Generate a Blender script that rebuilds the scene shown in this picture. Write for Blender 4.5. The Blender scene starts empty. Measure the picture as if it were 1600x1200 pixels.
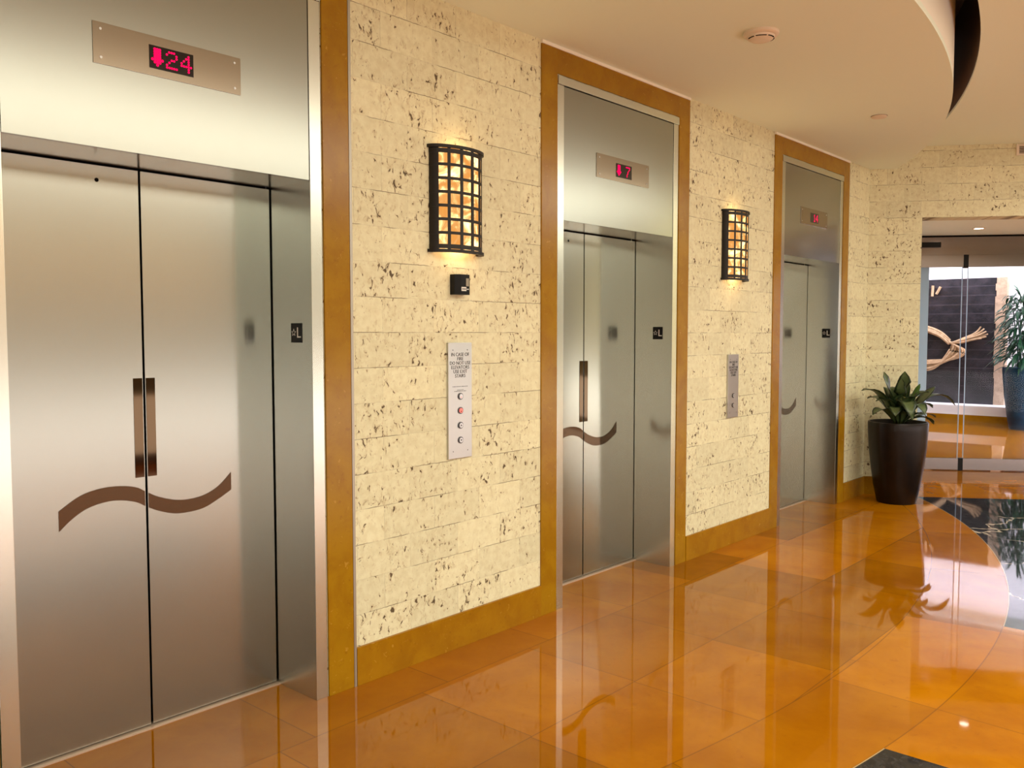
import bpy, bmesh, math, random
from mathutils import Vector, Matrix
random.seed(7)
S = bpy.context.scene
COL = S.collection
PI = math.pi

# ------------------------------------------------------------------ node helper
class G:
    def __init__(s, name):
        s.m = bpy.data.materials.new(name); s.m.use_nodes = True
        s.t = s.m.node_tree; s.t.nodes.clear()
        s.out = s.t.nodes.new('ShaderNodeOutputMaterial')
    def n(s, typ, **kw):
        nd = s.t.nodes.new('ShaderNode' + typ)
        for k, v in kw.items(): setattr(nd, k, v)
        return nd
    def link(s, v, sock):
        if isinstance(v, bpy.types.NodeSocket): s.t.links.new(v, sock)
        elif v is not None:
            if hasattr(sock.default_value, '__len__') and not hasattr(v, '__len__'): v = [v] * len(sock.default_value)
            if hasattr(v, '__len__') and len(v) == 3 and len(sock.default_value) == 4: v = (*v, 1)
            sock.default_value = v
    def math(s, op, a, b=None, c=None, clamp=False):
        nd = s.n('Math', operation=op, use_clamp=clamp)
        for i, v in enumerate((a, b, c)):
            if v is not None: s.link(v, nd.inputs[i])
        return nd.outputs[0]
    def vmath(s, op, a, b=None):
        nd = s.n('VectorMath', operation=op)
        s.link(a, nd.inputs[0])
        if b is not None: s.link(b, nd.inputs[1])
        return nd.outputs['Value'] if op in ('DOT_PRODUCT', 'LENGTH', 'DISTANCE') else nd.outputs[0]
    def pos(s): return s.n('NewGeometry').outputs['Position']
    def objco(s): return s.n('TexCoord').outputs['Object']
    def xyz(s, v):
        nd = s.n('SeparateXYZ'); s.link(v, nd.inputs[0]); return nd.outputs
    def comb(s, x=0, y=0, z=0):
        nd = s.n('CombineXYZ')
        for i, v in enumerate((x, y, z)): s.link(v, nd.inputs[i])
        return nd.outputs[0]
    def noise(s, co, scale, detail=3, rough=.5, dist=0, color=False):
        nd = s.n('TexNoise'); s.link(co, nd.inputs['Vector'])
        for k, v in (('Scale', scale), ('Detail', detail), ('Roughness', rough), ('Distortion', dist)): s.link(v, nd.inputs[k])
        return nd.outputs['Color' if color else 'Fac']
    def white(s, co):
        nd = s.n('TexWhiteNoise', noise_dimensions='3D'); s.link(co, nd.inputs['Vector']); return nd.outputs['Value']
    def voro(s, co, scale, feature='F1', rnd=1):
        nd = s.n('TexVoronoi', feature=feature); s.link(co, nd.inputs['Vector']); s.link(scale, nd.inputs['Scale'])
        s.link(rnd, nd.inputs['Randomness']); return nd.outputs['Distance']
    def step(s, v, lo, hi):
        nd = s.n('MapRange', interpolation_type='SMOOTHSTEP'); s.link(v, nd.inputs[0]); s.link(lo, nd.inputs[1]); s.link(hi, nd.inputs[2])
        return nd.outputs[0]
    def mix(s, f, a, b):
        nd = s.n('Mix', data_type='RGBA'); s.link(f, nd.inputs[0]); s.link(a, nd.inputs[6]); s.link(b, nd.inputs[7]); return nd.outputs[2]
    def mul(s, col, f):
        nd = s.n('Mix', data_type='RGBA', blend_type='MULTIPLY'); s.link(1.0, nd.inputs[0]); s.link(col, nd.inputs[6])
        s.link(s.comb(f, f, f) if isinstance(f, bpy.types.NodeSocket) else f, nd.inputs[7]); return nd.outputs[2]
    def bump(s, h, strength, dist=.01):
        nd = s.n('Bump'); s.link(strength, nd.inputs['Strength']); s.link(dist, nd.inputs['Distance']); s.link(h, nd.inputs['Height']); return nd.outputs[0]
    def bsdf(s, col, rough=.5, metal=0, normal=None, spec=.5, **kw):
        b = s.n('BsdfPrincipled'); s.link(col, b.inputs['Base Color']); s.link(rough, b.inputs['Roughness'])
        s.link(metal, b.inputs['Metallic']); s.link(spec, b.inputs['Specular IOR Level'])
        if normal is not None: s.link(normal, b.inputs['Normal'])
        for k, v in kw.items(): s.link(v, b.inputs[k.replace('_', ' ')])
        s.t.links.new(b.outputs[0], s.out.inputs[0]); return b
    def emit(s, col, st):
        e = s.n('Emission'); s.link(col, e.inputs[0]); s.link(st, e.inputs[1]); s.t.links.new(e.outputs[0], s.out.inputs[0]); return e

def plain(name, col, rough=.5, metal=0, spec=.5):
    g = G(name); g.bsdf(col, rough, metal, None, spec); return g.m

# ------------------------------------------------------------------ materials
TH = math.radians(33); YC = 8.408
FD = Vector((math.cos(TH), math.sin(TH), 0)); FN = Vector((math.sin(TH), -math.cos(TH), 0)); C0 = Vector((0, YC, 0))

def coral(name, d, o, bright=1.0):
    g = G(name); P = g.pos()
    u = g.vmath('DOT_PRODUCT', g.vmath('SUBTRACT', P, o), d)
    z = g.xyz(P)[2]
    co = g.comb(u, z, 0)
    jit = g.math('MULTIPLY', g.math('SUBTRACT', g.noise(co, 30, 2), .5), .006)
    v = g.math('DIVIDE', g.math('ADD', z, jit), .1525)
    row = g.math('FLOOR', v)
    par = g.math('MULTIPLY', g.math('MODULO', row, 2.0), .5)
    uu = g.math('ADD', g.math('DIVIDE', g.math('ADD', u, jit), .305), par)
    col = g.math('FLOOR', uu)
    fu = g.math('FRACT', uu); fv = g.math('FRACT', v)
    eu = g.math('MULTIPLY', g.math('MINIMUM', fu, g.math('SUBTRACT', 1.0, fu)), .305)
    ev = g.math('MULTIPLY', g.math('MINIMUM', fv, g.math('SUBTRACT', 1.0, fv)), .1525)
    r1 = g.white(g.comb(col, row, 1.3)); r2 = g.white(g.comb(col, row, 7.7)); r3 = g.white(g.comb(col, row, 4.1))
    # joints, only here and there open and dark
    vis = g.step(g.noise(co, 4.5, 2), .44, .56)
    jv = g.math('SUBTRACT', 1.0, g.step(ev, .0004, .0024)); ju = g.math('SUBTRACT', 1.0, g.step(eu, .0003, .0020))
    joint = g.math('MAXIMUM', g.math('MULTIPLY', jv, g.math('ADD', .10, g.math('MULTIPLY', vis, .75))),
                   g.math('MULTIPLY', ju, g.math('ADD', .10, g.math('MULTIPLY', vis, .22))))
    # shell pits : clumped, elongated, varying per block
    bo = g.comb(g.math('ADD', u, g.math('MULTIPLY', r1, 9.0)), g.math('ADD', z, g.math('MULTIPLY', r2, 9.0)), 0)
    warp = g.vmath('ADD', bo, g.vmath('MULTIPLY', g.noise(bo, 22, 2, color=True), (.045, .045, 0)))
    st = g.vmath('MULTIPLY', warp, (1.0, .55, 1.0))
    n1 = g.noise(st, 58, 2.5, .55, .6)
    clump = g.noise(bo, 9, 2)
    dens = g.math('ADD', g.math('MULTIPLY', g.math('SUBTRACT', clump, .5), .40), g.math('MULTIPLY', g.math('SUBTRACT', r3, .5), .07))
    pv = g.math('ADD', n1, dens)
    pit = g.step(pv, .665, .70)
    halo = g.step(pv, .54, .67)
    n2 = g.noise(st, 150, 2, .5)
    speck = g.math('MULTIPLY', g.step(g.math('ADD', n2, g.math('MULTIPLY', dens, .5)), .69, .72), .55)
    mott = g.noise(bo, 26, 4, .6)
    base = g.mix(g.step(mott, .3, .7), (.70, .655, .435), (.785, .76, .53))
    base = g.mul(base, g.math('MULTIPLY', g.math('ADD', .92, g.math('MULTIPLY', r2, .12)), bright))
    base = g.mix(g.math('MULTIPLY', halo, .36), base, (.42, .29, .14))
    dark = g.math('MAXIMUM', g.math('MAXIMUM', pit, joint), speck)
    base = g.mix(g.math('MULTIPLY', dark, .93), base, (.075, .045, .02))
    h = g.math('SUBTRACT', g.math('MULTIPLY', mott, .15), g.math('ADD', g.math('MULTIPLY', halo, .25), dark))
    g.bsdf(base, .62, 0, g.bump(h, .22, .004), .3)
    return g.m

def marble_amber(name, c1=(.345, .175, .004), c2=(.29, .135, .003)):
    g = G(name); P = g.pos()
    a = g.noise(P, 6, 5, .6, .5); b = g.noise(P, 45, 3, .6, .8)
    col = g.mix(g.step(a, .35, .68), c1, c2)
    col = g.mix(g.math('MULTIPLY', g.step(b, .60, .72), .35), col, (.19, .07, .004))
    f = g.noise(P, 34, 2, .5, 1.5)
    col = g.mix(g.math('MULTIPLY', g.step(f, .67, .74), .5), col, (.55, .30, .05))
    g.bsdf(col, .22, 0, None, .34)
    return g.m

def steel(name, tint=(.36, .366, .33), fine=.165, broad=.34, aniso=.9, share=.13):
    g = G(name)
    uv = g.n('UVMap', uv_map='grain').outputs[0]
    s = g.noise(g.vmath('MULTIPLY', uv, (900, 14, 1)), 1.0, 2)
    tn = g.n('Tangent', direction_type='UV_MAP', uv_map='grain').outputs[0]
    w = g.noise(g.vmath('MULTIPLY', uv, (1.1, 2.6, 1)), 1.0, 1)
    bp = g.bump(w, .06, .02)
    a = g.bsdf(tint, g.math('ADD', fine - .02, g.math('MULTIPLY', s, .04)), 1.0, bp, .5, Anisotropic=aniso, Tangent=tn)
    b = g.bsdf(tint, g.math('ADD', broad - .03, g.math('MULTIPLY', s, .06)), 1.0, bp, .5, Anisotropic=aniso, Tangent=tn)
    m = g.n('MixShader'); m.inputs[0].default_value = share
    g.t.links.new(a.outputs[0], m.inputs[1]); g.t.links.new(b.outputs[0], m.inputs[2]); g.t.links.new(m.outputs[0], g.out.inputs[0])
    return g.m

def floor_mat():
    g = G('polished_marble_floor'); P = g.pos(); X = g.xyz(P)
    def rad(cx, cy): return g.vmath('LENGTH', g.vmath('MULTIPLY', g.vmath('SUBTRACT', P, (cx, cy, 0)), (1, 1, 0)))
    r1 = g.math('SUBTRACT', rad(-6.529, 4.097), 8.048)      # >0 outside first curve
    r2 = g.math('SUBTRACT', rad(-5.113, 4.169), 7.0825)     # >0 outside second curve
    in_ring = g.math('GREATER_THAN', r1, 0.0); out2 = g.math('GREATER_THAN', r2, 0.0)
    # rectangular field
    x = X[0]; y = X[1]
    border = g.math('LESS_THAN', x, .27)
    xr = g.math('DIVIDE', g.math('SUBTRACT', x, .27), .61)
    rw = g.math('FLOOR', xr)
    off = g.math('MULTIPLY', g.white(g.comb(rw, 3.0, 0)), 1.0)
    yy = g.math('ADD', g.math('DIVIDE', g.math('SUBTRACT', y, 2.63), .70), g.math('MULTIPLY', off, g.math('SUBTRACT', 1.0, border)))
    cw = g.math('FLOOR', yy)
    fx = g.math('FRACT', xr); fy = g.math('FRACT', yy)
    dx = g.math('MULTIPLY', g.math('MINIMUM', fx, g.math('SUBTRACT', 1.0, fx)), .61)
    dx = g.math('MAXIMUM', dx, g.math('MULTIPLY', g.math('LESS_THAN', x, .2), 1.0))
    dy = g.math('MULTIPLY', g.math('MINIMUM', fy, g.math('SUBTRACT', 1.0, fy)), .70)
    dj = g.math('MINIMUM', dx, dy)
    idA = g.comb(rw, cw, g.math('MULTIPLY', border, 5.0))
    # ring band tiles, split by spokes
    ang = g.math('DIVIDE', g.math('MULTIPLY', g.math('ARCTAN2', g.math('SUBTRACT', y, 4.169), g.math('ADD', x, 5.113)), 6.95), 1.0)
    ar = g.math('DIVIDE', g.math('ADD', ang, .42), 1.18)
    fa = g.math('FRACT', ar); da = g.math('MULTIPLY', g.math('MINIMUM', fa, g.math('SUBTRACT', 1.0, fa)), 1.18)
    idB = g.comb(g.math('FLOOR', ar), 50, g.math('MULTIPLY', out2, 3.0))
    anyring = g.math('MAXIMUM', in_ring, out2)
    mv = g.n('Mix', data_type='VECTOR'); g.link(anyring, mv.inputs[0]); g.link(idA, mv.inputs[4]); g.link(idB, mv.inputs[5]); tid = mv.outputs[1]
    mf = g.n('Mix', data_type='FLOAT'); g.link(anyring, mf.inputs[0]); g.link(dj, mf.inputs[2]); g.link(da, mf.inputs[3])
    d = g.math('MINIMUM', mf.outputs[0], g.math('MINIMUM', g.math('ABSOLUTE', r1), g.math('ABSOLUTE', r2)))
    joint = g.math('SUBTRACT', 1.0, g.step(d, .0012, .0034))
    rt = g.white(tid)
    n = g.noise(P, 2.2, 5, .62, .4); n2 = g.noise(P, 24, 4, .65, .6)
    amber = g.mix(g.step(n, .3, .7), (.44, .162, .0015), (.345, .112, .001))
    amber = g.mul(amber, g.math('ADD', .76, g.math('MULTIPLY', rt, .46)))
    amber = g.mix(g.math('MULTIPLY', g.step(n2, .58, .75), .35), amber, (.27, .075, .003))
    amber = g.mix(g.math('MULTIPLY', joint, .62), amber, (.13, .045, .006))
    # dark veined marble pieces of the outer ring
    fd = g.vmath('DOT_PRODUCT', g.vmath('SUBTRACT', P, tuple(C0)), tuple(FN))
    wide = g.math('LESS_THAN', r2, .95)
    blk = g.math('MULTIPLY', g.math('MULTIPLY', out2, wide),
                 g.math('MULTIPLY', g.math('MAXIMUM', g.math('GREATER_THAN', y, 5.048), g.math('LESS_THAN', y, 3.255)), g.math('GREATER_THAN', fd, .10)))
    vw = g.vmath('ADD', P, g.vmath('MULTIPLY', g.noise(P, 2.5, 4, .6, color=True), (.6, .6, 0)))
    vein = g.math('SUBTRACT', 1.0, g.step(g.voro(vw, 1.6, 'DISTANCE_TO_EDGE'), .004, .02))
    vmask = g.step(g.noise(P, 1.9, 2), .47, .6)
    black = g.mix(g.step(n2, .3, .8), (.012, .012, .014), (.045, .045, .048))
    black = g.mix(g.math('MULTIPLY', vein, vmask), black, (.55, .48, .38))
    gold = g.math('MULTIPLY', g.math('SUBTRACT', 1.0, g.step(g.math('ABSOLUTE', r2), .003, .006)), .8)
    black = g.mix(gold, black, (.6, .42, .2))
    # pale centre of the hall
    cen = g.math('MULTIPLY', g.math('GREATER_THAN', r2, 1.75), g.math('GREATER_THAN', fd, .10))
    col = g.mix(cen, amber, g.mix(g.step(n, .3, .7), (.42, .13, .002), (.34, .09, .0015)))
    col = g.mix(blk, col, black)
    rough = g.math('ADD', .018, g.math('MULTIPLY', n2, .03))
    g.bsdf(col, rough, 0, None, .19)
    return g.m

M = {}
M['coral'] = coral('coral_stone_blocks', (0, 1, 0), (0, 2.505, 0))
M['coralF'] = coral('coral_stone_far_wall', tuple(FD), (0, YC, 0))
M['coralR'] = coral('coral_stone_opposite_dimmed', (0, 1, 0), (0, 0, 0), .34)  # dim light put into the colour, so the steel mirrors a darker wall
M['coralB'] = coral('coral_stone_back_dimmed', (1, 0, 0), (0, 0, 0), .75)  # same stone dimmed less in its colour, for brighter reflections in the jambs
M['amber'] = marble_amber('amber_marble')
M['base'] = marble_amber('amber_marble_base', (.35, .165, .004), (.29, .125, .003))
M['steel'] = steel('brushed_steel')
M['steelj'] = steel('brushed_steel_lightened', (.67, .68, .615), .19, .34, .8)  # same steel, tint lightened to make up for dim double reflections
M['steelp'] = steel('satin_steel_plate', (.54, .54, .53), .30, .42, .6)
M['plate'] = steel('satin_bronze_steel', (.30, .25, .19), .16, .3, .5, .25)
M['floor'] = floor_mat()
M['mirror'] = plain('polished_steel_browned', (.066, .041, .023), .05, 1)  # mirror steel inlays, the dark brown reflection put into the tint
M['black'] = plain('matte_black', (.004, .004, .004), .45, 0, .2)
M['gap'] = plain('shadow_gap', (.004, .004, .004), .9, 0, .1)
M['blackplastic'] = plain('black_plastic', (.005, .005, .006), .3, 0, .22)
M['iron'] = plain('black_iron', (.012, .009, .007), .5, .3)
M['sill'] = plain('pale_sill', (.62, .47, .36), .35, .4)
M['ceil'] = plain('ceiling_paint', (.82, .90, .80), .75, 0, .2)
M['ceilw'] = plain('cove_paint', (.88, .86, .78), .7, 0, .2)
M['darkwood'] = plain('dark_cove_wood', (.10, .05, .022), .5)
M['white'] = plain('white_plastic', (.78, .68, .57), .45)
M['whitepaint'] = plain('white_wall_paint', (.86, .84, .86), .7)
M['coolwhite'] = plain('white_paint_cool_light', (.52, .62, .72), .6)  # white pier, cool light put into its colour
M['alu'] = plain('aluminium_rail', (.24, .21, .205), .22, .9)
M['greystrip'] = plain('grey_metal_strip', (.42, .39, .34), .4, .7)
M['linen'] = plain('pale_label', (.75, .74, .70), .5)  # plain pale colour for the label and raised marks
M['ink'] = plain('engraved_ink', (.05, .05, .055), .6)
M['keypad'] = plain('tan_keypad', (.30, .27, .20), .5)
M['ringdark'] = plain('dark_steel_ring', (.10, .10, .105), .3, .9)
M['btn'] = plain('button_face', (.62, .62, .64), .3, .6)
M['soil'] = plain('potting_soil', (.02, .013, .008), .9)
M['brownwall'] = plain('walnut_panel', (.13, .070, .035), .45)
M['glassedge'] = plain('glass_edge', (.30, .45, .62), .15, 0, .6)
g = G('red_lit'); g.emit((1, .004, .085), .85); M['led'] = g.m
g = G('red_lit_button'); g.bsdf((.75, .22, .20), .4, 0, None, .5, Emission_Color=(1, .12, .10), Emission_Strength=.35); M['btnred'] = g.m
g = G('lamp_disc'); g.emit((1, .86, .72), 9); M['lampdisc'] = g.m
g = G('screen_black'); g.bsdf((.004, .002, .003), .12); M['screen'] = g.m
# onyx panes, their lamplight put in as emission in the stone's pattern
g = G('lit_onyx'); P = g.pos()
n = g.noise(P, 9, 4, .6, 1.2); n2 = g.noise(P, 26, 3, .6, .6)
c = g.mix(g.step(n, .38, .62), (1, .40, .085), (1, .62, .25))
c = g.mix(g.math('MULTIPLY', g.step(n2, .58, .7), .5), c, (1, .50, .10))
g.emit(c, g.math('ADD', .52, g.math('MULTIPLY', g.step(n, .46, .70), 1.7))); M['onyx'] = g.m
# clear sheet glass
g = G('clear_glass')
tr = g.n('BsdfTransparent'); tr.inputs[0].default_value = (.90, .94, .97, 1)
gl = g.n('BsdfGlossy'); gl.inputs['Roughness'].default_value = .01; gl.inputs[0].default_value = (1, 1, 1, 1)
fr = g.n('Fresnel'); fr.inputs[0].default_value = 1.13
mx = g.n('MixShader'); g.t.links.new(fr.outputs[0], mx.inputs[0]); g.t.links.new(tr.outputs[0], mx.inputs[1]); g.t.links.new(gl.outputs[0], mx.inputs[2])
g.t.links.new(mx.outputs[0], g.out.inputs[0]); M['glass'] = g.m
# glazed pots
def pot_mat(name, c1, c2, rough):
    g = G(name); P = g.objco(); n = g.noise(P, 9, 4, .6); b = g.noise(P, 30, 3)
    g.bsdf(g.mix(g.step(n, .3, .7), c1, c2), rough, 0, g.bump(b, .12, .004), .3); return g.m
M['pot'] = pot_mat('dark_brown_glaze', (.004, .0016, .0012), (.009, .0035, .002), .32)
M['potblue'] = pot_mat('blue_glaze', (.006, .038, .075), (.004, .022, .045), .3)
# leaves (uv.x across the blade, uv.y along it)
def leaf_mat(name, mid, edge):
    g = G(name); uv = g.n('UVMap', uv_map='grain').outputs[0]; x = g.xyz(uv)[0]
    d = g.math('ABSOLUTE', g.math('SUBTRACT', x, .5))
    w = g.math('ADD', d, g.math('MULTIPLY', g.math('SUBTRACT', g.noise(g.vmath('MULTIPLY', uv, (5, 16, 1)), 1.0, 3), .5), .22))
    g.bsdf(g.mix(g.step(w, .22, .40), mid, edge), .38, 0, None, .45); return g.m
M['leaf'] = leaf_mat('variegated_leaf', (.085, .125, .045), (.009, .024, .006))
M['leafb'] = leaf_mat('young_leaf', (.075, .22, .015), (.04, .15, .009))
M['leafd'] = leaf_mat('dark_leaf', (.022, .09, .04), (.010, .05, .03))
g = G('slate_blocks'); P = g.pos(); X = g.xyz(P)
v = g.math('DIVIDE', X[2], .155); fv = g.math('FRACT', v); e = g.math('MINIMUM', fv, g.math('SUBTRACT', 1.0, fv))
j = g.math('SUBTRACT', 1.0, g.step(e, .02, .07)); n = g.noise(P, 4, 5, .65); n2 = g.noise(P, 22, 4, .6)
c = g.mix(g.step(n, .38, .66), (.008, .007, .010), (.032, .025, .032))
c = g.mix(g.math('MULTIPLY', j, .45), c, (.08, .066, .082))
g.bsdf(c, .55, 0, g.bump(n2, .4, .01), .4); M['slate'] = g.m
g = G('sand_stone'); P = g.pos(); n = g.noise(P, 12, 5, .65)
g.bsdf(g.mix(g.step(n, .3, .7), (.52, .36, .24), (.34, .23, .15)), .8); M['sand'] = g.m
g = G('driftwood'); P = g.pos(); n = g.noise(P, 18, 4, .6)
g.bsdf(g.mix(g.step(n, .3, .7), (.62, .42, .25), (.42, .27, .14)), .7); M['drift'] = g.m
g = G('stacked_stone_band'); P = g.pos(); X = g.xyz(P)  # for the added band on the opposite wall
w = g.math('ADD', X[2], g.math('MULTIPLY', g.noise(g.vmath('MULTIPLY', P, (1, 1.3, 6)), 1.0, 2), .05))
fv = g.math('FRACT', g.math('DIVIDE', w, .085)); e = g.math('MINIMUM', fv, g.math('SUBTRACT', 1.0, fv))
g.bsdf(g.mix(g.step(e, .03, .14), (.22, .10, .035), (.80, .50, .24)), .5); M['stack'] = g.m

# ------------------------------------------------------------------ mesh helper
class MB:
    def __init__(s): s.v = []; s.f = []; s.uv = None
    def quad_loop(s, A, B):
        n = len(A)
        for i in range(n):
            j = (i + 1) % n; s.f.append((A[i], A[j], B[j], B[i]))
    def box(s, a, b):
        (x0, y0, z0), (x1, y1, z1) = a, b
        x0, x1 = min(x0, x1), max(x0, x1); y0, y1 = min(y0, y1), max(y0, y1); z0, z1 = min(z0, z1), max(z0, z1)
        k = len(s.v); s.v += [(x, y, z) for z in (z0, z1) for (x, y) in ((x0, y0), (x1, y0), (x1, y1), (x0, y1))]
        s.f += [(k, k + 3, k + 2, k + 1), (k + 4, k + 5, k + 6, k + 7)] + [(k + i, k + (i + 1) % 4, k + 4 + (i + 1) % 4, k + 4 + i) for i in range(4)]
        return s
    def prism(s, pts, mapf):           # closed outline (list of 2d) swept from mapf(p,0) to mapf(p,1)
        k = len(s.v); n = len(pts)
        s.v += [tuple(mapf(p, 0)) for p in pts] + [tuple(mapf(p, 1)) for p in pts]
        s.f += [tuple(range(k + n - 1, k - 1, -1)), tuple(range(k + n, k + 2 * n))]
        s.quad_loop(list(range(k, k + n)), list(range(k + n, k + 2 * n))); return s
    def lathe(s, prof, n=32, c=(0, 0, 0), a0=0, a1=2 * PI, close=True):
        k = len(s.v); full = abs(a1 - a0 - 2 * PI) < 1e-6; m = n if full else n + 1
        for r, z in prof:
            for i in range(m):
                a = a0 + (a1 - a0) * i / n; s.v.append((c[0] + r * math.cos(a), c[1] + r * math.sin(a), c[2] + z))
        for j in range(len(prof) - 1):
            for i in range(n):
                i2 = (i + 1) % m
                s.f.append((k + j * m + i, k + j * m + i2, k + (j + 1) * m + i2, k + (j + 1) * m + i))
        if close and full:
            s.f.append(tuple(k + i for i in range(m - 1, -1, -1))); s.f.append(tuple(k + (len(prof) - 1) * m + i for i in range(m)))
        return s
    def tube(s, pts, rad, n=8):
        pts = [Vector(p) for p in pts]; rings = []
        for i, p in enumerate(pts):
            t = (pts[min(i + 1, len(pts) - 1)] - pts[max(i - 1, 0)]).normalized()
            a = t.cross(Vector((0, 0, 1)) if abs(t.z) < .9 else Vector((1, 0, 0))).normalized(); b = t.cross(a)
            r = rad[i] if hasattr(rad, '__len__') else rad
            k = len(s.v); s.v += [tuple(p + a * r * math.cos(2 * PI * q / n) + b * r * math.sin(2 * PI * q / n)) for q in range(n)]
            rings.append(list(range(k, k + n)))
        for A, B in zip(rings, rings[1:]): s.quad_loop(A, B)
        s.f += [tuple(reversed(rings[0])), tuple(rings[-1])]; return s
    def build(s, name, mat, parent=None, smooth=False, bevel=0, fixn=True):
        me = bpy.data.meshes.new(name); me.from_pydata(s.v, [], s.f)
        bm = bmesh.new(); bm.from_mesh(me)
        if fixn: bmesh.ops.recalc_face_normals(bm, faces=bm.faces)
        if bevel: bmesh.ops.bevel(bm, geom=list(bm.edges), offset=bevel, segments=2, affect='EDGES', profile=.6)
        lay = bm.loops.layers.uv.new('grain')
        if s.uv is None:
            for f in bm.faces:
                nx, ny, nz = (abs(c) for c in f.normal)
                for l in f.loops:
                    x, y, z = l.vert.co
                    l[lay].uv = (z, y) if nx >= ny and nx >= nz else ((z, x) if ny >= nz else (x, y))
        else:
            bm.verts.ensure_lookup_table()
            for f in bm.faces:
                for l in f.loops: l[lay].uv = s.uv[l.vert.index]
        bm.to_mesh(me); bm.free()
        if smooth:
            for p in me.polygons: p.use_smooth = True
        me.materials.append(M[mat] if isinstance(mat, str) else mat)
        return link(bpy.data.objects.new(name, me), parent)
def link(o, parent=None):
    COL.objects.link(o)
    if parent is not None: o.parent = parent
    return o
def smooth_by_angle(o, deg=40):
    me = o.data
    bm = bmesh.new(); bm.from_mesh(me)
    for e in bm.edges: e.smooth = len(e.link_faces) == 2 and e.calc_face_angle(0) < math.radians(deg)
    for f in bm.faces: f.smooth = True
    bm.to_mesh(me); bm.free(); return o
def tag(o, label=None, cat=None, group=None, kind=None):
    if label: o['label'] = label
    if cat: o['category'] = cat
    if group: o['group'] = group
    if kind: o['kind'] = kind
    return o
def empty(name, loc, label, cat, group=None):
    o = bpy.data.objects.new(name, None); o.location = loc; o.empty_display_size = .1; link(o); return tag(o, label, cat, group)
def struct(o): o['kind'] = 'structure'; return o
def copy_tree(o, parent=None):
    c = o.copy(); COL.objects.link(c)
    if parent is not None: c.parent = parent
    for ch in list(o.children): copy_tree(ch, c)
    return c
MW = Matrix(((0, 0, 1, 0), (1, 0, 0, 0), (0, 1, 0, 0), (0, 0, 0, 1)))    # drawing plane -> elevator wall (faces +X)
def text(name, body, size, mat, parent, mw, depth=.0006, align='CENTER'):
    c = bpy.data.curves.new(name, 'FONT'); c.body = body; c.size = size; c.align_x = align; c.align_y = 'CENTER'; c.extrude = depth; c.resolution_u = 3
    t = bpy.data.objects.new(name + '_c', c); COL.objects.link(t)
    me = bpy.data.meshes.new_from_object(t); COL.objects.unlink(t); bpy.data.objects.remove(t)
    me.transform(mw); me.materials.clear(); me.materials.append(M[mat]); me.name = name
    return link(bpy.data.objects.new(name, me), parent)
def FP(s, out, z):          # point on / in front of the far wall : s along it, out towards the lobby
    return C0 + FD * s + FN * out + Vector((0, 0, z))
def fbox(mb, s0, s1, o0, o1, z0, z1):
    pts = [(s0, o0), (s1, o0), (s1, o1), (s0, o1)]
    return mb.prism(pts, lambda p, t: FP(p[0], p[1], z0 if t == 0 else z1))

# ------------------------------------------------------------------ dimensions
ZT, ZH, ZC, ZU = 2.134, 2.893, 3.045, 3.245
HW, HO = .565, .620           # half opening, half outer steel
SW = .137                     # stone surround width
DEP = .279
EY = (1.5665, 4.344, 7.130)

# ------------------------------------------------------------------ shell
struct(MB().box((-6, -4.2, -.05), (8.5, 18, 0)).build('floor', 'floor'))
mb = MB(); ys = [-4.0]
for c in EY: ys += [c - HO - .004, c + HO + .004]
ys.append(YC)
for a, b in zip(ys[::2], ys[1::2]): mb.box((-.36, a, 0), (0, b, 3.6))
for a, b in zip(ys[1::2], ys[2::2]): mb.box((-.36, a, ZH + .004), (0, b, 3.6))
struct(mb.build('wall_left', 'coral'))
# far wall with the wide opening
mb = MB(); fbox(mb, 0, .47, -.25, 0, 0, 3.6); fbox(mb, .47, 3.6, -.25, 0, 2.592, 3.6); fbox(mb, 3.6, 7.9, -.25, 0, 0, 3.6)
struct(mb.build('wall_far', 'coralF'))
mb = MB(); fbox(mb, .30, .468, -1.9, -.25, 0, 2.7); fbox(mb, 3.6, 3.8, -1.9, -.25, 0, 2.7)
struct(mb.build('wall_vestibule', 'whitepaint'))
mb = MB(); fbox(mb, .30, 3.8, -1.66, -.25, 2.592, 2.70)
struct(mb.build('ceiling', 'ceil')).name = 'ceiling_vestibule'
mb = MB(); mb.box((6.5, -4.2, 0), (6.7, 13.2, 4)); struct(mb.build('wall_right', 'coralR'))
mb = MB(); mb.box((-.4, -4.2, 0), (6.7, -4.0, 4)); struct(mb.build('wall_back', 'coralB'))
# ceilings
def arc_x(cx, cy, R, y): return cx + math.sqrt(max(R * R - (y - cy) ** 2, 0))
SF = (-6.9686, 3.754, 8.6117); UP = (-8.3668, 3.2325, 10.2342)
N = 90
yS = [-1.28 + (8.62 + 1.28) * i / N for i in range(N + 1)]
edge = [(max(arc_x(*SF, y), .0), y) for y in yS]
outl = [(-.1, -1.28)] + edge + [(-.1, 8.62)]
struct(MB().prism(outl, lambda p, t: (p[0], p[1], ZC + t * .03)).build('ceiling', 'ceil'))
mb = MB()                                                            # upright face of the lower ceiling's rim
k = 0
for (x0, y0), (x1, y1) in zip(edge, edge[1:]):
    zt = 3.95 if y1 < 7.75 else ZU - .001
    mb.prism([(x0, y0), (x1, y1), (x1 - .015, y1), (x0 - .015, y0)], lambda p, t: (p[0], p[1], ZC + .03 + (zt - ZC - .03) * t))
struct(mb.build('trim_1', 'ceilw'))
yU = [-2.6 + (7.78 + 2.6) * i / N for i in range(N + 1)]
ue = [(max(arc_x(*UP, y), 0), y) for y in yU]
tail = [(arc_x(*SF, y) - .012, y) for y in (7.84, 7.95, 8.1, 8.25, 8.4, 8.6)]
up = [(0, -4.05)] + ue + tail + [tuple(FP(.2, -.1, 0).xy), tuple(FP(7.85, -.1, 0).xy), (6.6, -4.05)]
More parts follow.
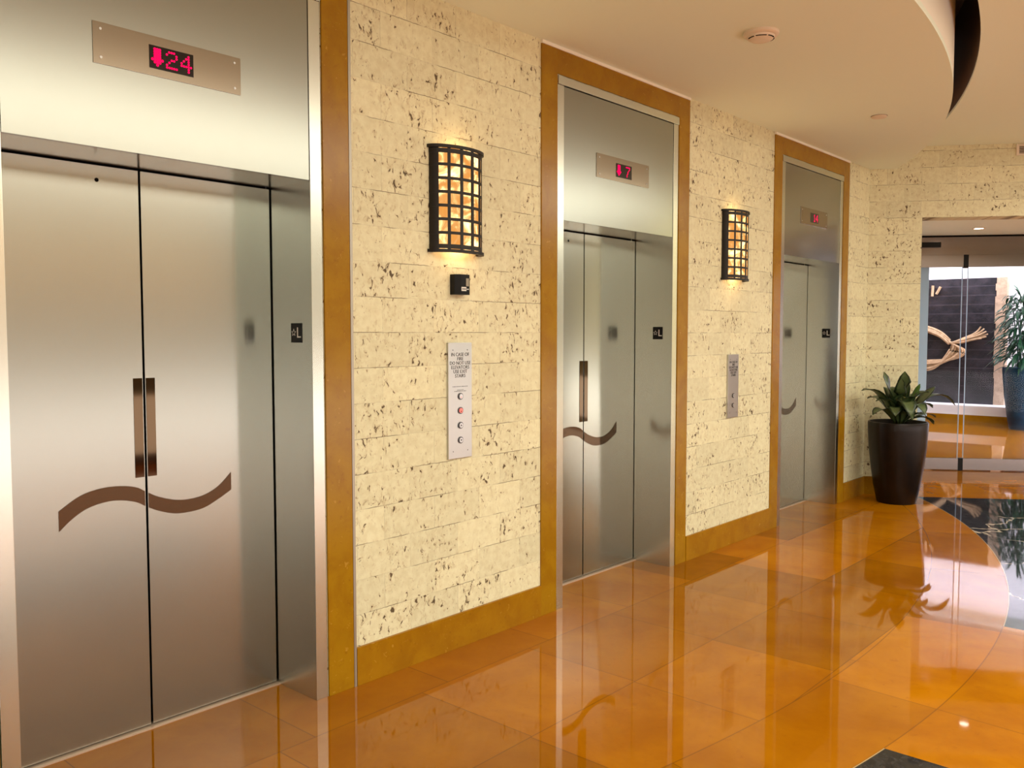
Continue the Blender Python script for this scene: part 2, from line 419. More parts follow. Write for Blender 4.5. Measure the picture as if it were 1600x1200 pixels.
struct(MB().prism(up, lambda p, t: (p[0], p[1], ZU + t * .02)).build('ceiling', 'ceil'))
mb = MB()
for (x0, y0), (x1, y1) in zip(ue, ue[1:]):
    mb.prism([(x0, y0), (x1, y1), (x1 + .02, y1), (x0 + .02, y0)], lambda p, t: (p[0], p[1], ZU + .02 + (3.93 - ZU) * t))
mb.box((0, -2.6, 3.95), (2.3, 7.85, 3.99))
struct(mb.build('trim_2', 'darkwood'))

# stone surrounds of the elevators
for i, c in enumerate(EY):
    a0, a1, b0, b1 = c - HO - .006, c - HO - SW, c + HO + .006, c + HO + SW
    mb = MB()
    mb.box((-.03, a1, 0), (.008, a0, ZC - .018)).box((-.03, b0, 0), (.008, b1, ZC - .018)).box((-.03, a0, ZH + .006), (.008, b0, ZC - .018))
    o = struct(mb.build('trim_%d' % (3 + i), 'amber', None, False, .0015))
    MB().box((-.0, a1, ZC - .018), (.014, b1, ZC - .001)).build('cornice_strip', 'ceilw', o)
    if i == 0: MB().box((-.01, b1, 0), (.010, b1 + .013, ZC - .002)).build('metal_strip', 'greystrip', o)
# stone skirting
def skirt(name, y0, y1): struct(MB().box((-.01, y0, 0), (.012, y1, .168)).build(name, 'base', None, False, .0012))
skirt('baseboard_left', EY[0] + HO + SW + .015, EY[1] - HO - SW - .002)
skirt('baseboard_left', EY[1] + HO + SW + .002, EY[2] - HO - SW - .002)
skirt('baseboard_left', EY[2] + HO + SW + .002, YC + .004)
skirt('baseboard_left', -4.0, EY[0] - HO - SW - .002)
mb = MB(); fbox(mb, .0, .47, -.01, .012, 0, .168); struct(mb.build('baseboard_far', 'base'))

# ------------------------------------------------------------------ elevators
def catmull(P, n=6):
    out = []
    for i in range(len(P) - 1):
        p0, p1, p2, p3 = P[max(i - 1, 0)], P[i], P[i + 1], P[min(i + 2, len(P) - 1)]
        for k in range(n):
            t = k / n; out.append(tuple(.5 * (2 * b + (c - a) * t + (2 * a - 5 * b + 4 * c - d) * t * t + (3 * b - a - 3 * c + d) * t ** 3) for a, b, c, d in zip(p0, p1, p2, p3)))
    return out + [P[-1]]
WT = catmull([(-.322, .891), (-.249, .935), (-.176, .953), (-.101, .953), (-.04, .940), (.0, .917), (.055, .889), (.138, .867), (.225, .871), (.297, .900), (.357, .951)])
WB = catmull([(-.322, .817), (-.279, .854), (-.226, .885), (-.162, .900), (-.102, .899), (-.040, .883), (.0, .860), (.055, .834), (.126, .815), (.224, .819), (.296, .847), (.357, .879)])
def clip(P, lo, hi):
    out = []
    for (a, b), (c, d) in zip(P, P[1:]):
        for q in (lo, hi):
            if (a - q) * (c - q) < 0: out.append((q, b + (d - b) * (q - a) / (c - a)))
        if lo <= c <= hi: out.append((c, d))
    if lo <= P[0][0] <= hi: out.insert(0, P[0])
    return sorted(set(out))
proto = empty('elevator_entrance', (0, 0, 0), 'x', 'elevator', 'elevators along the stone wall')
def door(y0, y1, left):
    p = MB().box((-DEP - .03, y0, .012), (-DEP, y1, ZT - .008)).build('door_panel', 'steel', proto)
    lo, hi = (y0, -.007) if left else (.007, y1)
    T = clip(WT, lo, hi); B = clip(WB, lo, hi)
    MB().prism(T + B[::-1], lambda q, t: (-DEP - .001 + t * .0025, q[0], q[1])).build('wave_inlay', 'mirror', p)
    a, b = (-.042, -.007) if left else (.007, .042)
    MB().box((-DEP - .001, a, .976), (-DEP + .0015, b, 1.352)).build('handle_plate', 'mirror', p)
    if left:
        MB().prism([(.0075 * math.cos(2 * PI * i / 16) - .157, .0075 * math.sin(2 * PI * i / 16) + 2.074) for i in range(16)],
                   lambda q, t: (-DEP - .001 + t * .0016, q[0], q[1])).build('key_hole', 'gap', p)
    return p
door(-HW + .004, -.0045, True); door(.0045, HW - .006, False)
MB().box((-DEP - .06, -HW, 0), (-DEP - .034, HW, ZT + .03)).build('shaft_shadow', 'gap', proto)
MB().box((-DEP - .03, -HW, 0), (-DEP + .022, HW, .006)).build('sill', 'sill', proto)
for sgn in (-1, 1):
    o = MB().box((-DEP - .03, sgn * HW, 0), (.004, sgn * HO, ZH - .046)).build('jamb', 'steelj', proto, False, .0012)
    if sgn == 1:
        pl = MB().box((-.138, HW - .003, 1.483), (-.066, HW + .001, 1.563)).build('floor_marking_plate', 'blackplastic', proto)
        mwp = Matrix(((1, 0, 0, -.084), (0, 0, -1, HW - .0034), (0, 1, 0, 1.522), (0, 0, 0, 1)))
        text('raised_letter', 'L', .062, 'linen', pl, mwp)
        st = []
        for q in range(10):
            r = .0165 if q % 2 == 0 else .007; st.append((r * math.sin(q * PI / 5), r * math.cos(q * PI / 5)))
        sm = MB(); n0 = len(st)
        for q in range(n0):
            (ax, ay), (bx, by) = st[q], st[(q + 1) % n0]
            sm.prism([(ax, ay), (bx, by), (bx * .78, by * .78), (ax * .78, ay * .78)], lambda w, t: (-.118 + w[0], HW - .0031 - t * .001, 1.524 + w[1]))
        sm.build('raised_star', 'linen', pl)
MB().box((-.02, -HO, ZH - .045), (.010, HO, ZH)).build('header_bar', 'steelj', proto, False, .0015)
MB().box((-.03, -HO, ZH - .0485), (.002, HO, ZH - .045)).build('header_shadow_gap', 'gap', proto)
MB().box((-.02, -HW + .003, ZT), (.001, HW - .003, ZH - .0485)).build('transom_panel', 'steel', proto)
MB().box((-DEP + .001, -HW, ZT + .0), (-.02, -.0012, ZT + .01)).box((-DEP + .001, .0012, ZT), (-.02, HW, ZT + .01)).build('soffit_panel', 'steelj', proto)
MB().box((-DEP - .05, -HW, ZT + .012), (-.02, HW, ZT + .03)).build('soffit_backing', 'gap', proto)

FONT = {'2': ['01110', '10001', '00001', '00110', '01000', '10000', '11111'], '4': ['00010', '00110', '01010', '10010', '11111', '00010', '00010'],
        '7': ['11111', '00001', '00010', '00100', '00100', '01000', '01000'], '1': ['00100', '01100', '00100', '00100', '00100', '00100', '01110'],
        'v': ['01110', '01110', '01110', '01110', '11111', '01110', '00100']}
def glyph(mb, ch, y0, zt, px, r):
    for j, rowb in enumerate(FONT[ch]):
        for i, b in enumerate(rowb):
            if b == '1':
                cy, cz = y0 + i * px, zt - j * px
                mb.prism([(cy + r * math.cos(PI / 4 * q + .39), cz + r * math.sin(PI / 4 * q + .39)) for q in range(8)], lambda p, t: (.0055 + t * .0012, p[0], p[1]))
def indicator(root, msg, dy):
    p = MB().box((.0005, -.27 + dy, 2.406), (.0045, .27 + dy, 2.541)).build('floor_indicator', 'plate', root, False, .0008)
    MB().box((.003, -.081 + dy, 2.431), (.0055, .081 + dy, 2.509)).build('display_screen', 'screen', p)
    for a in (-1, 1):
        for b in (-1, 1):
            MB().prism([(.0045 * math.cos(2 * PI * i / 10) + a * .245 + dy, .0045 * math.sin(2 * PI * i / 10) + 2.4735 + b * .046) for i in range(10)],
                       lambda q, t: (.004 + t * .0018, q[0], q[1])).build('screw', 'steelp', p)
    for ch, y0 in msg:
        mb = MB(); glyph(mb, ch, y0 + dy, 2.497, .0088, .0042 if ch != 'v' else .0052)
        mb.build('lit_arrow' if ch == 'v' else 'lit_digit', 'led', p)
labels = ['nearest steel elevator, indicator reading 24 above its wide doors', 'middle steel elevator, indicator reading 7, between the two lit sconces',
          'farthest steel elevator, indicator reading 14, nearest the potted plant']
msgs = [[('v', -.070), ('2', -.018), ('4', .036)], [('v', -.070), ('7', .022)], [('1', -.020), ('4', .028)]]
roots = [proto] + [copy_tree(proto) for _ in range(2)]
for i, r in enumerate(roots):
    r.location = (0, EY[i], 0); tag(r, labels[i]); indicator(r, msgs[i], (-.010, .006, .006)[i])

# ------------------------------------------------------------------ sconces
SR = .165; SX = .52
def sconce(y, label, first=None):
    if first: r = copy_tree(first)
    else:
        r = empty('wall_sconce', (0, 0, 0), 'x', 'wall lamp', 'lit iron sconces on the coral wall')
        z0, z1 = 1.893, 2.380
        def A(deg): return math.radians(deg)
        def ring(za, zb, ra, rb, a0=-90, a1=90, n=28):
            m = MB()
            pts = [(ra, A(a0 + (a1 - a0) * i / n)) for i in range(n + 1)] + [(rb, A(a1 - (a1 - a0) * i / n)) for i in range(n + 1)]
            return m.prism([(q * math.cos(t), q * math.sin(t)) for q, t in pts], lambda p, t: (max(p[0] * SX, .001), p[1], za + (zb - za) * t))
        smooth_by_angle(ring(z0, z0 + .014, SR - .02, SR + .012).build('bottom_rim', 'iron', r))
        smooth_by_angle(ring(z1 - .014, z1, SR - .02, SR + .012).build('top_rim', 'iron', r))
        smooth_by_angle(ring(z0 + .012, z1 - .012, SR - .014, SR - .007).build('onyx_shade', 'onyx', r))
        cage = []
        m = MB()
        aa = [-63, -38, -12.6, 12.6, 38, 63]
        for k, a in enumerate(aa):
            if k in (0, 5):
                lo, hi = (-90, a + 1.5) if k == 0 else (a - 1.5, 90)
                o = ring(z0 + .012, z1 - .012, SR - .006, SR, lo, hi, 8).build('side_flange', 'iron', r); smooth_by_angle(o)
            else:
                o = ring(z0 + .012, z1 - .012, SR - .006, SR + .002, a - 3.1, a + 3.1, 3).build('upright_bar', 'iron', r)
        zb = [z0 + .014 + (z1 - z0 - .028) * (.028 + .944 * i / 7) for i in range(8)]
        for i, zz in enumerate(zb):
            hh = .0066 if 0 < i < 7 else .010
            smooth_by_angle(ring(zz - hh, zz + hh, SR - .006, SR + .001).build('cross_bar', 'iron', r))
    r.location = (0, y, 0); tag(r, label); return r
s1 = sconce(2.950, 'lit sconce above the black card reader')
sconce(5.725, 'lit sconce between the middle and farthest elevators', s1)
def lamp_point(name, loc, w, col, rad=.02):
    l = bpy.data.lights.new(name, 'POINT'); l.energy = w; l.color = col; l.shadow_soft_size = rad
    o = bpy.data.objects.new(name, l); o.location = loc; link(o); return o
for y in (2.950, 5.725):
    for z in (1.935, 2.335): lamp_point('sconce_bulb', (.045, y, z), .45, (1, .60, .26))

# ------------------------------------------------------------------ call panels
def disc(yc, zc, r, x0, x1, n=20):
    return MB().prism([(yc + r * math.cos(2 * PI * i / n), zc + r * math.sin(2 * PI * i / n)) for i in range(n)], lambda p, t: (x0 + (x1 - x0) * t, p[0], p[1]))
def call_panel(yc, w, z0, z1, ztop, dz, btns, label, tsize, small):
    r = empty('elevator_call_panel', (0, yc, 0), label, 'button panel', 'elevator call panels')
    MB().box((-.003, -w / 2, z0), (.012, w / 2, z1)).build('face_plate', 'steelp', r, False, .0015)
    for k, ln in enumerate(['IN CASE OF', 'FIRE', 'DO NOT USE', 'ELEVATORS', 'USE EXIT', 'STAIRS']):
        mw = Matrix.Translation((.0122, 0, ztop - k * dz)) @ MW
        text('engraved_line', ln, tsize, 'ink', r, mw)
    if small:
        for zz, a, b in ((1.268, -.052, .050), (1.2515, -.022, .022), (1.2455, -.040, .040)):
            m = MB(); y = a; random.seed(3)
            while y < b:
                l = random.uniform(.004, .011); m.box((.0119, y, zz - .0014), (.0124, min(y + l, b), zz + .0014)); y += l + .0028
            m.build('small_print', 'ink', r)
    for a in (-1, 1):
        for z in (z0 + .035, z1 - .035): disc(a * .049, z, .0028, .0115, .0128, 8).build('screw', 'ringdark', r)
    for z, kind in btns:
        b = disc(0, z, .0165, .011, .0155).build('call_button', 'ringdark', r)
        disc(0, z, .0115, .015, .0185).build('button_cap', {'red': 'btnred', 'pink': 'btn', 'up': 'btn', 'down': 'btn'}[kind], b)
        if kind in ('red', 'pink'): disc(0.0, z - .004, .0032, .018, .0192, 10).build('button_lens', 'gap' if kind == 'red' else 'btnred', b)
        else:
            s = 1 if kind == 'up' else -1
            MB().prism([(-.006, z - s * .004), (.006, z - s * .004), (0, z + s * .007)], lambda p, t: (.018 + t * .0008, p[0], p[1])).build('button_arrow', 'ink', b)
    return r
call_panel(2.972, .158, .924, 1.477, 1.420, .0203, [(1.221, 'pink'), (1.153, 'red'), (1.082, 'up'), (1.011, 'down')],
           'tall steel panel with four round buttons, below the card reader', .0235, True)
call_panel(5.738, .158, .920, 1.371, 1.316, .0186, [(1.077, 'up'), (1.008, 'down')],
           'shorter steel panel with two buttons, right of the middle elevator', .0225, False)
# card reader
r = empty('card_reader', (0, 2.962, 0), 'small black card reader on the wall under the near sconce', 'card reader')
mb = MB(); mb.prism([(-.003, -.044), (.030, -.044), (.050, -.020), (.050, .036), (.044, .044), (-.003, .044)], lambda p, t: (p[0], p[1], 1.703 + t * .095))
mb.build('housing', 'blackplastic', r, False, .0015)
MB().box((.0495, .012, 1.743), (.0515, .031, 1.780)).build('keypad', 'keypad', r)
lb = MB().box((.0495, -.018, 1.720), (.0512, .014, 1.739)).build('white_label', 'linen', r); lb['label'] = 'white printed label'
m = MB()
for k in range(7): m.box((.0508, -.0145 + k * .0038, 1.7265), (.0516, -.0145 + k * .0038 + .0026, 1.7325))
m.build('label_print', 'ink', lb)
MB().box((.0495, .018, 1.7265), (.0512, .030, 1.7315)).build('name_badge', 'btn', r)

# ------------------------------------------------------------------ ceiling things
r = empty('smoke_detector', (.905, 4.245, ZC), 'round white smoke detector on the lower ceiling', 'smoke detector')
o = MB().lathe([(.088, 0), (.088, -.012), (.082, -.018), (.07, -.020)], 40).build('mounting_base', 'white', r); smooth_by_angle(o)
o = MB().lathe([(.069, -.018), (.066, -.030), (.050, -.040), (.030, -.043)], 40).build('sensor_cap', 'white', r); smooth_by_angle(o)
for a0, a1 in ((3.9, 4.6), (4.75, 5.6), (5.75, 6.5), (.4, 1.2)):
    m = MB(); pts = [(.0655, a0 + (a1 - a0) * i / 6) for i in range(7)] + [(.060, a1 - (a1 - a0) * i / 6) for i in range(7)]
    m.prism([(q * math.cos(t), q * math.sin(t)) for q, t in pts], lambda p, t: (p[0], p[1], -.0335 + t * .006)); m.build('vent_slot', 'gap', r)
r = empty('ceiling_sprinkler', (.76, 6.40, ZC), 'small flush round cap on the lower ceiling above the farthest elevator', 'sprinkler cover')
o = MB().lathe([(.052, .0), (.052, -.008), (.046, -.012)], 32).build('cover_plate', 'white', r); smooth_by_angle(o)
MB().lathe([(.055, .004), (.055, -.0015)], 32).build('shadow_ring', 'darkwood', r)
# grille on the far wall
r = empty('air_vent', (0, 0, 0), 'white slatted air grille high on the far stone wall', 'air vent')
m = MB()
for s0, s1, z0, z1 in ((1.262, 1.60, 3.222, 3.236), (1.262, 1.60, 3.137, 3.151), (1.262, 1.284, 3.151, 3.222), (1.578, 1.60, 3.151, 3.222)): fbox(m, s0, s1, 0, .012, z0, z1)
m.build('frame', 'white', r)
m = MB(); fbox(m, 1.284, 1.578, .0, .002, 3.151, 3.222); m.build('dark_backing', 'gap', r)
for k in range(5):
    m = MB(); fbox(m, 1.284, 1.578, .003, .009, 3.156 + k * .0145, 3.161 + k * .0145); m.build('slat', 'white', r)

# ------------------------------------------------------------------ glass entrance (set back 1.6 m behind the far wall)
D = -1.6
m = MB(); fbox(m, .47, 3.6, D - .10, D, 2.380, 2.572); struct(m.build('trim_6', 'alu'))
m = MB(); fbox(m, .47, 3.6, D - .08, D - .004, 2.572, 2.592); struct(m.build('trim_7', 'gap'))
r = empty('door_sensor', (0, 0, 0), 'black motion sensor bar on the header above the glass doors', 'sensor')
m = MB(); fbox(m, .90, 1.137, D, D + .035, 2.459, 2.518); m.build('sensor_housing', 'blackplastic', r, False, .004)
def leaf_door(name, s0, s1, cap):
    o = empty(name, (0, 0, 0), None, None); struct(o)
    m = MB(); fbox(m, s0, s1, D - .045, D - .005, 2.247, 2.379); m.build('top_rail', 'alu', o)
    m = MB(); fbox(m, s0, s1, D - .045, D - .005, .012, .138); m.build('bottom_rail', 'alu', o)
    m = MB(); fbox(m, s0 + .004, s1 - .004, D - .031, D - .019, .138, 2.247); m.build('glass_pane', 'glass', o)
    for e in ((s1 - .006, s1) if cap == 'r' else (s0, s0 + .006),):
        m = MB(); fbox(m, e[0], e[1], D - .032, D - .018, .138, 2.247); m.build('glass_edge', 'glassedge', o)
    a, b = (s1, s1 + .030) if cap == 'r' else (s0 - .022, s0)
    m = MB(); fbox(m, a, b, D - .048, D - .004, 2.235, 2.392); fbox(m, a, b, D - .048, D - .004, .002, .142); m.build('pivot_cap', 'black', o)
    return o
leaf_door('door_1', .475, 1.385, 'r'); leaf_door('door_2', 1.437, 2.50, 'l'); leaf_door('door_3', 2.55, 3.55, 'l')
m = MB(); fbox(m, .47, 1.062, D - .34, D - .10, 0, 2.70); struct(m.build('wall_pier', 'coolwhite'))
# small recessed lamps in the vestibule ceiling
def vlamp(s, out, label):
    p = FP(s, out, 2.592); r = empty('recessed_downlight', p, label, 'ceiling light', 'vestibule downlights')
    o = MB().lathe([(.060, 0), (.060, -.006), (.045, -.006), (.045, 0)], 28, close=False).build('trim_ring', 'white', r); smooth_by_angle(o)
    MB().lathe([(.044, -.0005), (.044, -.002)], 24).build('lamp_face', 'lampdisc', r)
vlamp(1.30, -.95, 'recessed downlight in the soffit before the glass doors')
vlamp(2.40, -.95, 'recessed downlight in the soffit, second from the planter')

# ------------------------------------------------------------------ room beyond the glass
m = MB(); m.box((-5, 16.6, 0), (5, 16.8, 3.4)); struct(m.build('wall_beyond', 'whitepaint'))
m = MB(); m.box((-5, 9.0, 3.3), (5.2, 16.7, 3.4)); struct(m.build('ceiling', 'ceil'))
m = MB(); m.box((-5.2, 8.5, 0), (-5, 16.8, 3.4)); struct(m.build('wall_beyond_left', 'whitepaint'))
m = MB(); m.box((-5, 15.95, 0), (-.0, 16.6, .163)); struct(m.build('trim_8', 'sand'))
bpy.data.objects['trim_8'].data.materials[0] = M['base']
m = MB(); m.box((-5, 15.97, .163), (.0, 16.6, .315)); struct(m.build('trim_9', 'whitepaint'))
r = empty('slate_feature_wall', (-1.6, 16.6, .45), 'dark slate wall slab with sandstone edge behind the glass doors', 'stone slab')
MB().box((-2.0, -.14, -.135), (.90, 0, 2.01)).build('slate_face', 'slate', r)
m = MB(); rnd = random.Random(5); z = -.135
while z < 2.0:
    h = min(rnd.uniform(.10, .17), 2.01 - z); m.box((.89 + rnd.uniform(-.012, .012), -.15, z), (1.055, 0, z + h)); z += h
m.build('sandstone_edge', 'sand', r)
# driftwood tail on the slab
YS = 16.43
def strand(parent, name, pts, rad, dy=0):
    P = [Vector((x, YS + dy, z)) for x, z in pts]
    P = [Vector(q) for q in catmull([tuple(p) for p in P], 5)]
    n = len(P); rr = [rad * (.55 + .45 * math.sin(PI * min(i / n * .9 + .1, 1))) for i in range(n)]
    o = MB().tube(P, rr, 7).build(name, 'drift', parent); smooth_by_angle(o, 60)
r = empty('driftwood_sculpture', (0, 0, 0), 'tail-shaped driftwood sculpture on the dark slate slab', 'wall sculpture')
for k, (dz, dx) in enumerate(((.02, 0), (-.015, .01), (-.04, -.01))):
    strand(r, 'branch', [(-1.98, 1.66 + dz), (-1.75, 1.60 + dz), (-1.55, 1.51 + dz), (-1.40 + dx, 1.38 + dz)], .032, -.01 * k)
for k, (tx, tz) in enumerate(((-.92, 1.635), (-.865, 1.60), (-.83, 1.555), (-.81, 1.51), (-.83, 1.465), (-.90, 1.435), (-1.00, 1.415))):
    strand(r, 'tail_strand', [(-1.43, 1.335 + .006 * k), (-1.25, 1.36 + (tz - 1.42) * .22), ((tx - 1.1) / 2, (tz + 1.39) / 2 + .01), (tx, tz)], .019, -.012 * (k % 3))
for k in range(7):
    o = (k - 3) * .030
    strand(r, 'loop_strand', [(-1.38 + .3 * o, 1.36), (-1.27 - 1.1 * o, 1.27 + .3 * o), (-1.33 - 1.3 * o, 1.14 + .1 * o), (-1.50 - .8 * o, 1.02 - .5 * o), (-1.72, .965 - .9 * o), (-1.95, .955 - .9 * o)], .021, -.014 * (k % 3))
for k, pts in enumerate(([(-1.70, 2.355), (-1.705, 2.17)], [(-1.575, 2.33), (-1.64, 2.205)])):
    o = MB().tube([(x, YS, z) for x, z in pts], .022, 8).build('driftwood_stick', 'drift')
    tag(o, ['upright pale stick on the slate slab above the sculpture', 'leaning pale stick on the slate slab above the sculpture'][k], 'stick', 'sticks on the slate slab')

# ------------------------------------------------------------------ plants
def leaf_mesh(mb, base, ctrl, tip, width, fold=.25, n=9, up=Vector((0, 0, 1)), thick=.0016):
    base, ctrl, tip = Vector(base), Vector(ctrl), Vector(tip)
    if mb.uv is None: mb.uv = {}
    pr = [.05, .30, .62, .86, .98, 1, .97, .85, .58, .03]
    rows = []
    for i in range(n + 1):
        t = i / n; p = base * (1 - t) ** 2 + ctrl * 2 * t * (1 - t) + tip * t * t
        d = ((ctrl - base) * (1 - t) + (tip - ctrl) * t).normalized()
        sd = d.cross(up)
        if sd.length < .05: sd = Vector((1, 0, 0))
        sd.normalize(); nn = sd.cross(d).normalized()
        w = width * .5 * max(pr[round(t * 9)], .05)
        row = []
        for j, q in enumerate((-1, -.5, 0, .5, 1)):
            row.append((p + sd * w * q + nn * abs(q) * w * fold, q * .5 + .5, t, nn))
        rows.append(row)
    for side in (0, 1):
        k = len(mb.v)
        for row in rows:
            for p, u, v, nn in row:
                mb.uv[len(mb.v)] = (u, v); mb.v.append(tuple(p - nn * thick * side))
        for i in range(n):
            for j in range(4):
                a = k + i * 5 + j; f = (a, a + 1, a + 6, a + 5); mb.f.append(f if side == 0 else f[::-1])
        if side == 1:
            k0 = k - (n + 1) * 5; loop = [j for j in range(5)] + [i * 5 + 4 for i in range(1, n + 1)] + [n * 5 + j for j in (3, 2, 1, 0)] + [i * 5 for i in range(n - 1, 0, -1)]
            L = len(loop)
            for a in range(L):
                b = (a + 1) % L; mb.f.append((k0 + loop[b], k0 + loop[a], k + loop[a], k + loop[b]))
    return mb
def one_leaf(parent, name, mat, *a, **kw):
    mb = leaf_mesh(MB(), *a, **kw); return mb.build(name, mat, parent, True, 0, False)
# brown planter by the corner; u = to the right in the picture, w = towards the viewer
PC = Vector((.372, 8.195, 0)); RV = Vector((.7503, .6611, 0)); WV = Vector((.6611, -.7503, 0))
r = empty('potted_plant', PC, 'leafy green plant in tall tapered dark brown planter by the wall corner', 'potted plant')
prof = [(.163, 0), (.168, .012), (.196, .15), (.222, .32), (.242, .50), (.252, .66), (.254, .715), (.250, .730), (.238, .730), (.232, .70), (.225, .66)]
o = MB().lathe(prof, 56, close=False).build('planter', 'pot', r); smooth_by_angle(o)
MB().lathe([(.16, .002), (.16, .004)], 40).build('planter_foot', 'pot', r)
MB().lathe([(.228, .672), (.20, .688), (.1, .697), (.01, .70)], 40).build('soil', 'soil', r)
def uw(u, w, z): return RV * u + WV * w + Vector((0, 0, z))
LV = [  # tip u, tip w, tip z, control u, w, z, width, material
 (-.355, .05, 1.010, -.17, .03, 1.07, .105, 'leaf'), (-.125, -.03, 1.175, -.10, .02, .98, .105, 'leaf'), (.050, .0, 1.180, .06, .0, .98, .095, 'leaf'),
 (.180, .02, 1.070, .12, .04, .92, .07, 'leafb'), (.315, .02, 1.045, .16, .06, .90, .115, 'leaf'), (.500, .02, .875, .30, .02, 1.13, .085, 'leaf'),
 (-.280, .12, .800, -.16, .10, .93, .095, 'leaf'), (.215, .12, 1.000, .08, .12, 1.03, .11, 'leaf'), (-.23, .06, .915, -.10, .08, 1.0, .10, 'leaf'),
 (.33, .02, .765, .20, .10, .86, .045, 'leaf'), (.265, .12, .715, .16, .16, .85, .075, 'leaf'), (-.02, .30, .80, -.02, .18, 1.08, .10, 'leaf'),
 (.12, .26, .82, .08, .16, 1.02, .10, 'leaf'), (-.13, .24, .80, -.10, .14, .98, .09, 'leaf'), (-.02, -.22, 1.02, 0, -.10, 1.05, .1, 'leaf'),
 (.20, -.20, .95, .12, -.10, 1.03, .1, 'leaf'), (-.20, -.20, .92, -.12, -.10, 1.0, .1, 'leaf'), (.0, .05, 1.12, -.02, .08, .95, .08, 'leaf'),
 (.26, .1, .86, .14, .12, .98, .10, 'leaf'), (-.02, .12, .93, .06, .14, 1.04, .10, 'leaf'), (.10, -.05, 1.09, .05, -.02, .95, .09, 'leaf'), (.03, .22, .76, .0, .2, .93, .08, 'leaf'),
 (-.05, -.05, 1.02, -.03, 0, .9, .11, 'leaf'), (.17, .2, .76, .13, .2, .90, .08, 'leaf')]
for k, (tu, tw, tz, cu, cw, cz, wd, mt) in enumerate(LV):
    one_leaf(r, 'leaf', mt, uw(tu * .10, tw * .15, .70), uw(cu, cw, cz), uw(tu, tw, tz), wd * 1.5, .22)
for k in range(5):
    a = k * 1.3; o = MB().tube([(.03 * math.cos(a), .03 * math.sin(a), .69), (.04 * math.cos(a), .04 * math.sin(a), .80), (.06 * math.cos(a), .06 * math.sin(a), .90)], [.014, .012, .008], 8).build('stem', 'leaf', r)
# blue planter seen through the glass
rb = empty('potted_plant', (-.135, 15.72, 0), 'bushy plant in tall glazed blue planter behind the glass doors', 'potted plant')
prof = [(.160, 0), (.168, .015), (.205, .22), (.245, .50), (.272, .78), (.285, .95), (.282, .985), (.268, .985), (.26, .93), (.25, .90)]
o = MB().lathe(prof, 48, close=False).build('planter', 'potblue', rb); smooth_by_angle(o)
MB().lathe([(.255, .90), (.02, .92)], 32).build('soil', 'soil', rb)
rn = random.Random(11)
for k in range(6):
    a = k * 1.047 + .3; o = MB().tube([(.05 * math.cos(a), .05 * math.sin(a), .90), (.09 * math.cos(a), .09 * math.sin(a), 1.4), (.16 * math.cos(a), .16 * math.sin(a), 1.9)], [.013, .011, .008], 7).build('stem', 'leafd', rb)
rest = MB()
for k in range(330):
    z = 1.02 + 1.10 * rn.random() ** .9; f = (z - 1.02) / 1.10
    a = rn.uniform(0, 2 * PI); r0 = .06 + .16 * rn.random(); R = r0 + rn.uniform(.22, .42) * (1 - .42 * f)
    if f > .85: R *= .8
    b = Vector((r0 * math.cos(a), r0 * math.sin(a), z)); a2 = a + rn.uniform(-.35, .35)
    tip = Vector((R * math.cos(a2), R * math.sin(a2), z - rn.uniform(.02, .30) * (1 - f * .5)))
    c = (b + tip) / 2 + Vector((0, 0, rn.uniform(.07, .16)))
    if k < 95: one_leaf(rb, 'leaf', 'leafd', b, c, tip, rn.uniform(.036, .056), .3, n=5)
    else: leaf_mesh(rest, b, c, tip, rn.uniform(.036, .056), .3, n=5)
for k in range(10):
    a = rn.uniform(0, 2 * PI); b = Vector((.05 * math.cos(a), .05 * math.sin(a), 2.0)); tip = Vector((.34 * math.cos(a), .34 * math.sin(a), 2.20 + rn.uniform(0, .15)))
    leaf_mesh(rest, b, (b + tip) / 2 + Vector((0, 0, .15)), tip, .03, .3, n=5)
o = rest.build('foliage', 'leafd', rb, True, 0, False); o['kind'] = 'stuff'

# added for the steel to mirror: stone band on the opposite wall, low light bands
o = MB().box((6.30, -1.0, 2.0), (6.50, 5.9, 2.36)).build('trim_10', 'stack'); struct(o)
o = MB().box((6.46, -3.9, .12), (6.499, 12.4, .82)).build('added_light_band_1', 'ceilw'); struct(o)  # added pale band behind an area lamp, no real window
o = MB().box((6.44, -3.9, 0), (6.455, 12.4, .12)).build('baseboard_right', 'brownwall'); struct(o)

m = MB(); fbox(m, 4.55, 7.45, -.01, .03, .12, .82); struct(m.build('added_light_band_2', 'ceilw'))  # another added band, gives the middle elevator a bright reflection
struct(MB().box((.85, -4.0, .12), (6.35, -3.97, .82)).build('added_light_band_3', 'ceilw'))  # added band behind the camera, brightens what the jambs mirror
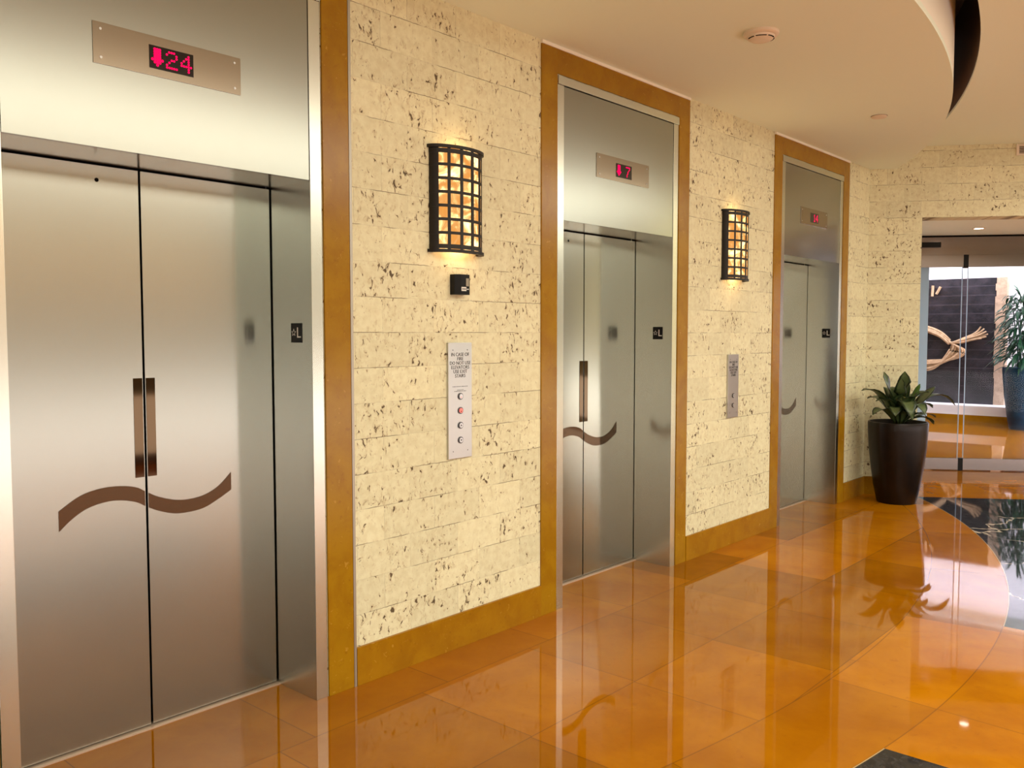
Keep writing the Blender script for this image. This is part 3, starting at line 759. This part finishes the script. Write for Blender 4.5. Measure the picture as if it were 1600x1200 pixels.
# ------------------------------------------------------------------ lights
def area(name, loc, rot, sx, sy, w, col, spread=PI):
    l = bpy.data.lights.new(name, 'AREA'); l.shape = 'RECTANGLE'; l.size = sx; l.size_y = sy; l.energy = w; l.color = col; l.spread = spread
    o = bpy.data.objects.new(name, l); o.location = loc; o.rotation_euler = rot; link(o); return o
area('added_hall_light', (4.3, 4.2, 3.23), (0, 0, 0), 2.2, 13.0, 285, (.98, .97, .83))  # added area lamp without a fixture, lights the hall and the transom reflections
area('added_opposite_light', (6.43, 3.6, .46), (0, PI / 2, 0), .68, 15.0, 58, (.97, .98, 1))  # added lamp strip for the bright zone in the doors
area('added_far_light', tuple(FP(6.0, .05, .46)), (PI / 2, 0, TH), 2.8, .68, 16, (.97, .98, 1))  # added lamp strip in front of the far wall band
area('added_back_light', (3.6, -3.94, .46), (-PI / 2, 0, 0), 5.4, .68, 18, (.97, .98, 1))  # added lamp strip in front of the back wall band
area('beyond_window_light', (4.6, 13.6, 1.7), (0, PI / 2, 0), 2.6, 4.2, 350, (.84, .84, 1))
area('slab_wall_washer', (-1.2, 15.85, 3.28), (math.radians(28), 0, 0), 7.0, .12, 110, (1, .88, .97))
area('added_stone_band_light', (6.1, 2.5, 2.9), (0, math.radians(-25), 0), 0.15, 6.5, 40, (1, .62, .3))  # added warm lamp to brighten the added stone band
w = bpy.data.worlds.new('World'); S.world = w; w.use_nodes = True
w.node_tree.nodes['Background'].inputs[0].default_value = (.9, .82, .75, 1); w.node_tree.nodes['Background'].inputs[1].default_value = .03

# ------------------------------------------------------------------ camera
f, yaw, pit, roll, cx, cz = 1369.63, .722176, -.057378, -.000284, 2.9592, 1.5196
fw = Vector((-math.sin(yaw) * math.cos(pit), math.cos(yaw) * math.cos(pit), math.sin(pit)))
rt = Vector((math.cos(yaw), math.sin(yaw), 0)); uu = rt.cross(fw)
r2 = rt * math.cos(roll) + uu * math.sin(roll); u2 = -rt * math.sin(roll) + uu * math.cos(roll)
cam = bpy.data.cameras.new('camera'); cam.sensor_width = 36; cam.lens = f / 1600 * 36; cam.clip_start = .05
co = bpy.data.objects.new('camera', cam); link(co)
mt = Matrix((r2, u2, -fw)).transposed().to_4x4(); mt.translation = (cx, 0, cz); co.matrix_world = mt
S.camera = co
S.view_settings.view_transform = 'Standard'; S.view_settings.look = 'None'; S.view_settings.gamma = 1; S.view_settings.use_curve_mapping = False
S.view_settings.exposure = 0.82
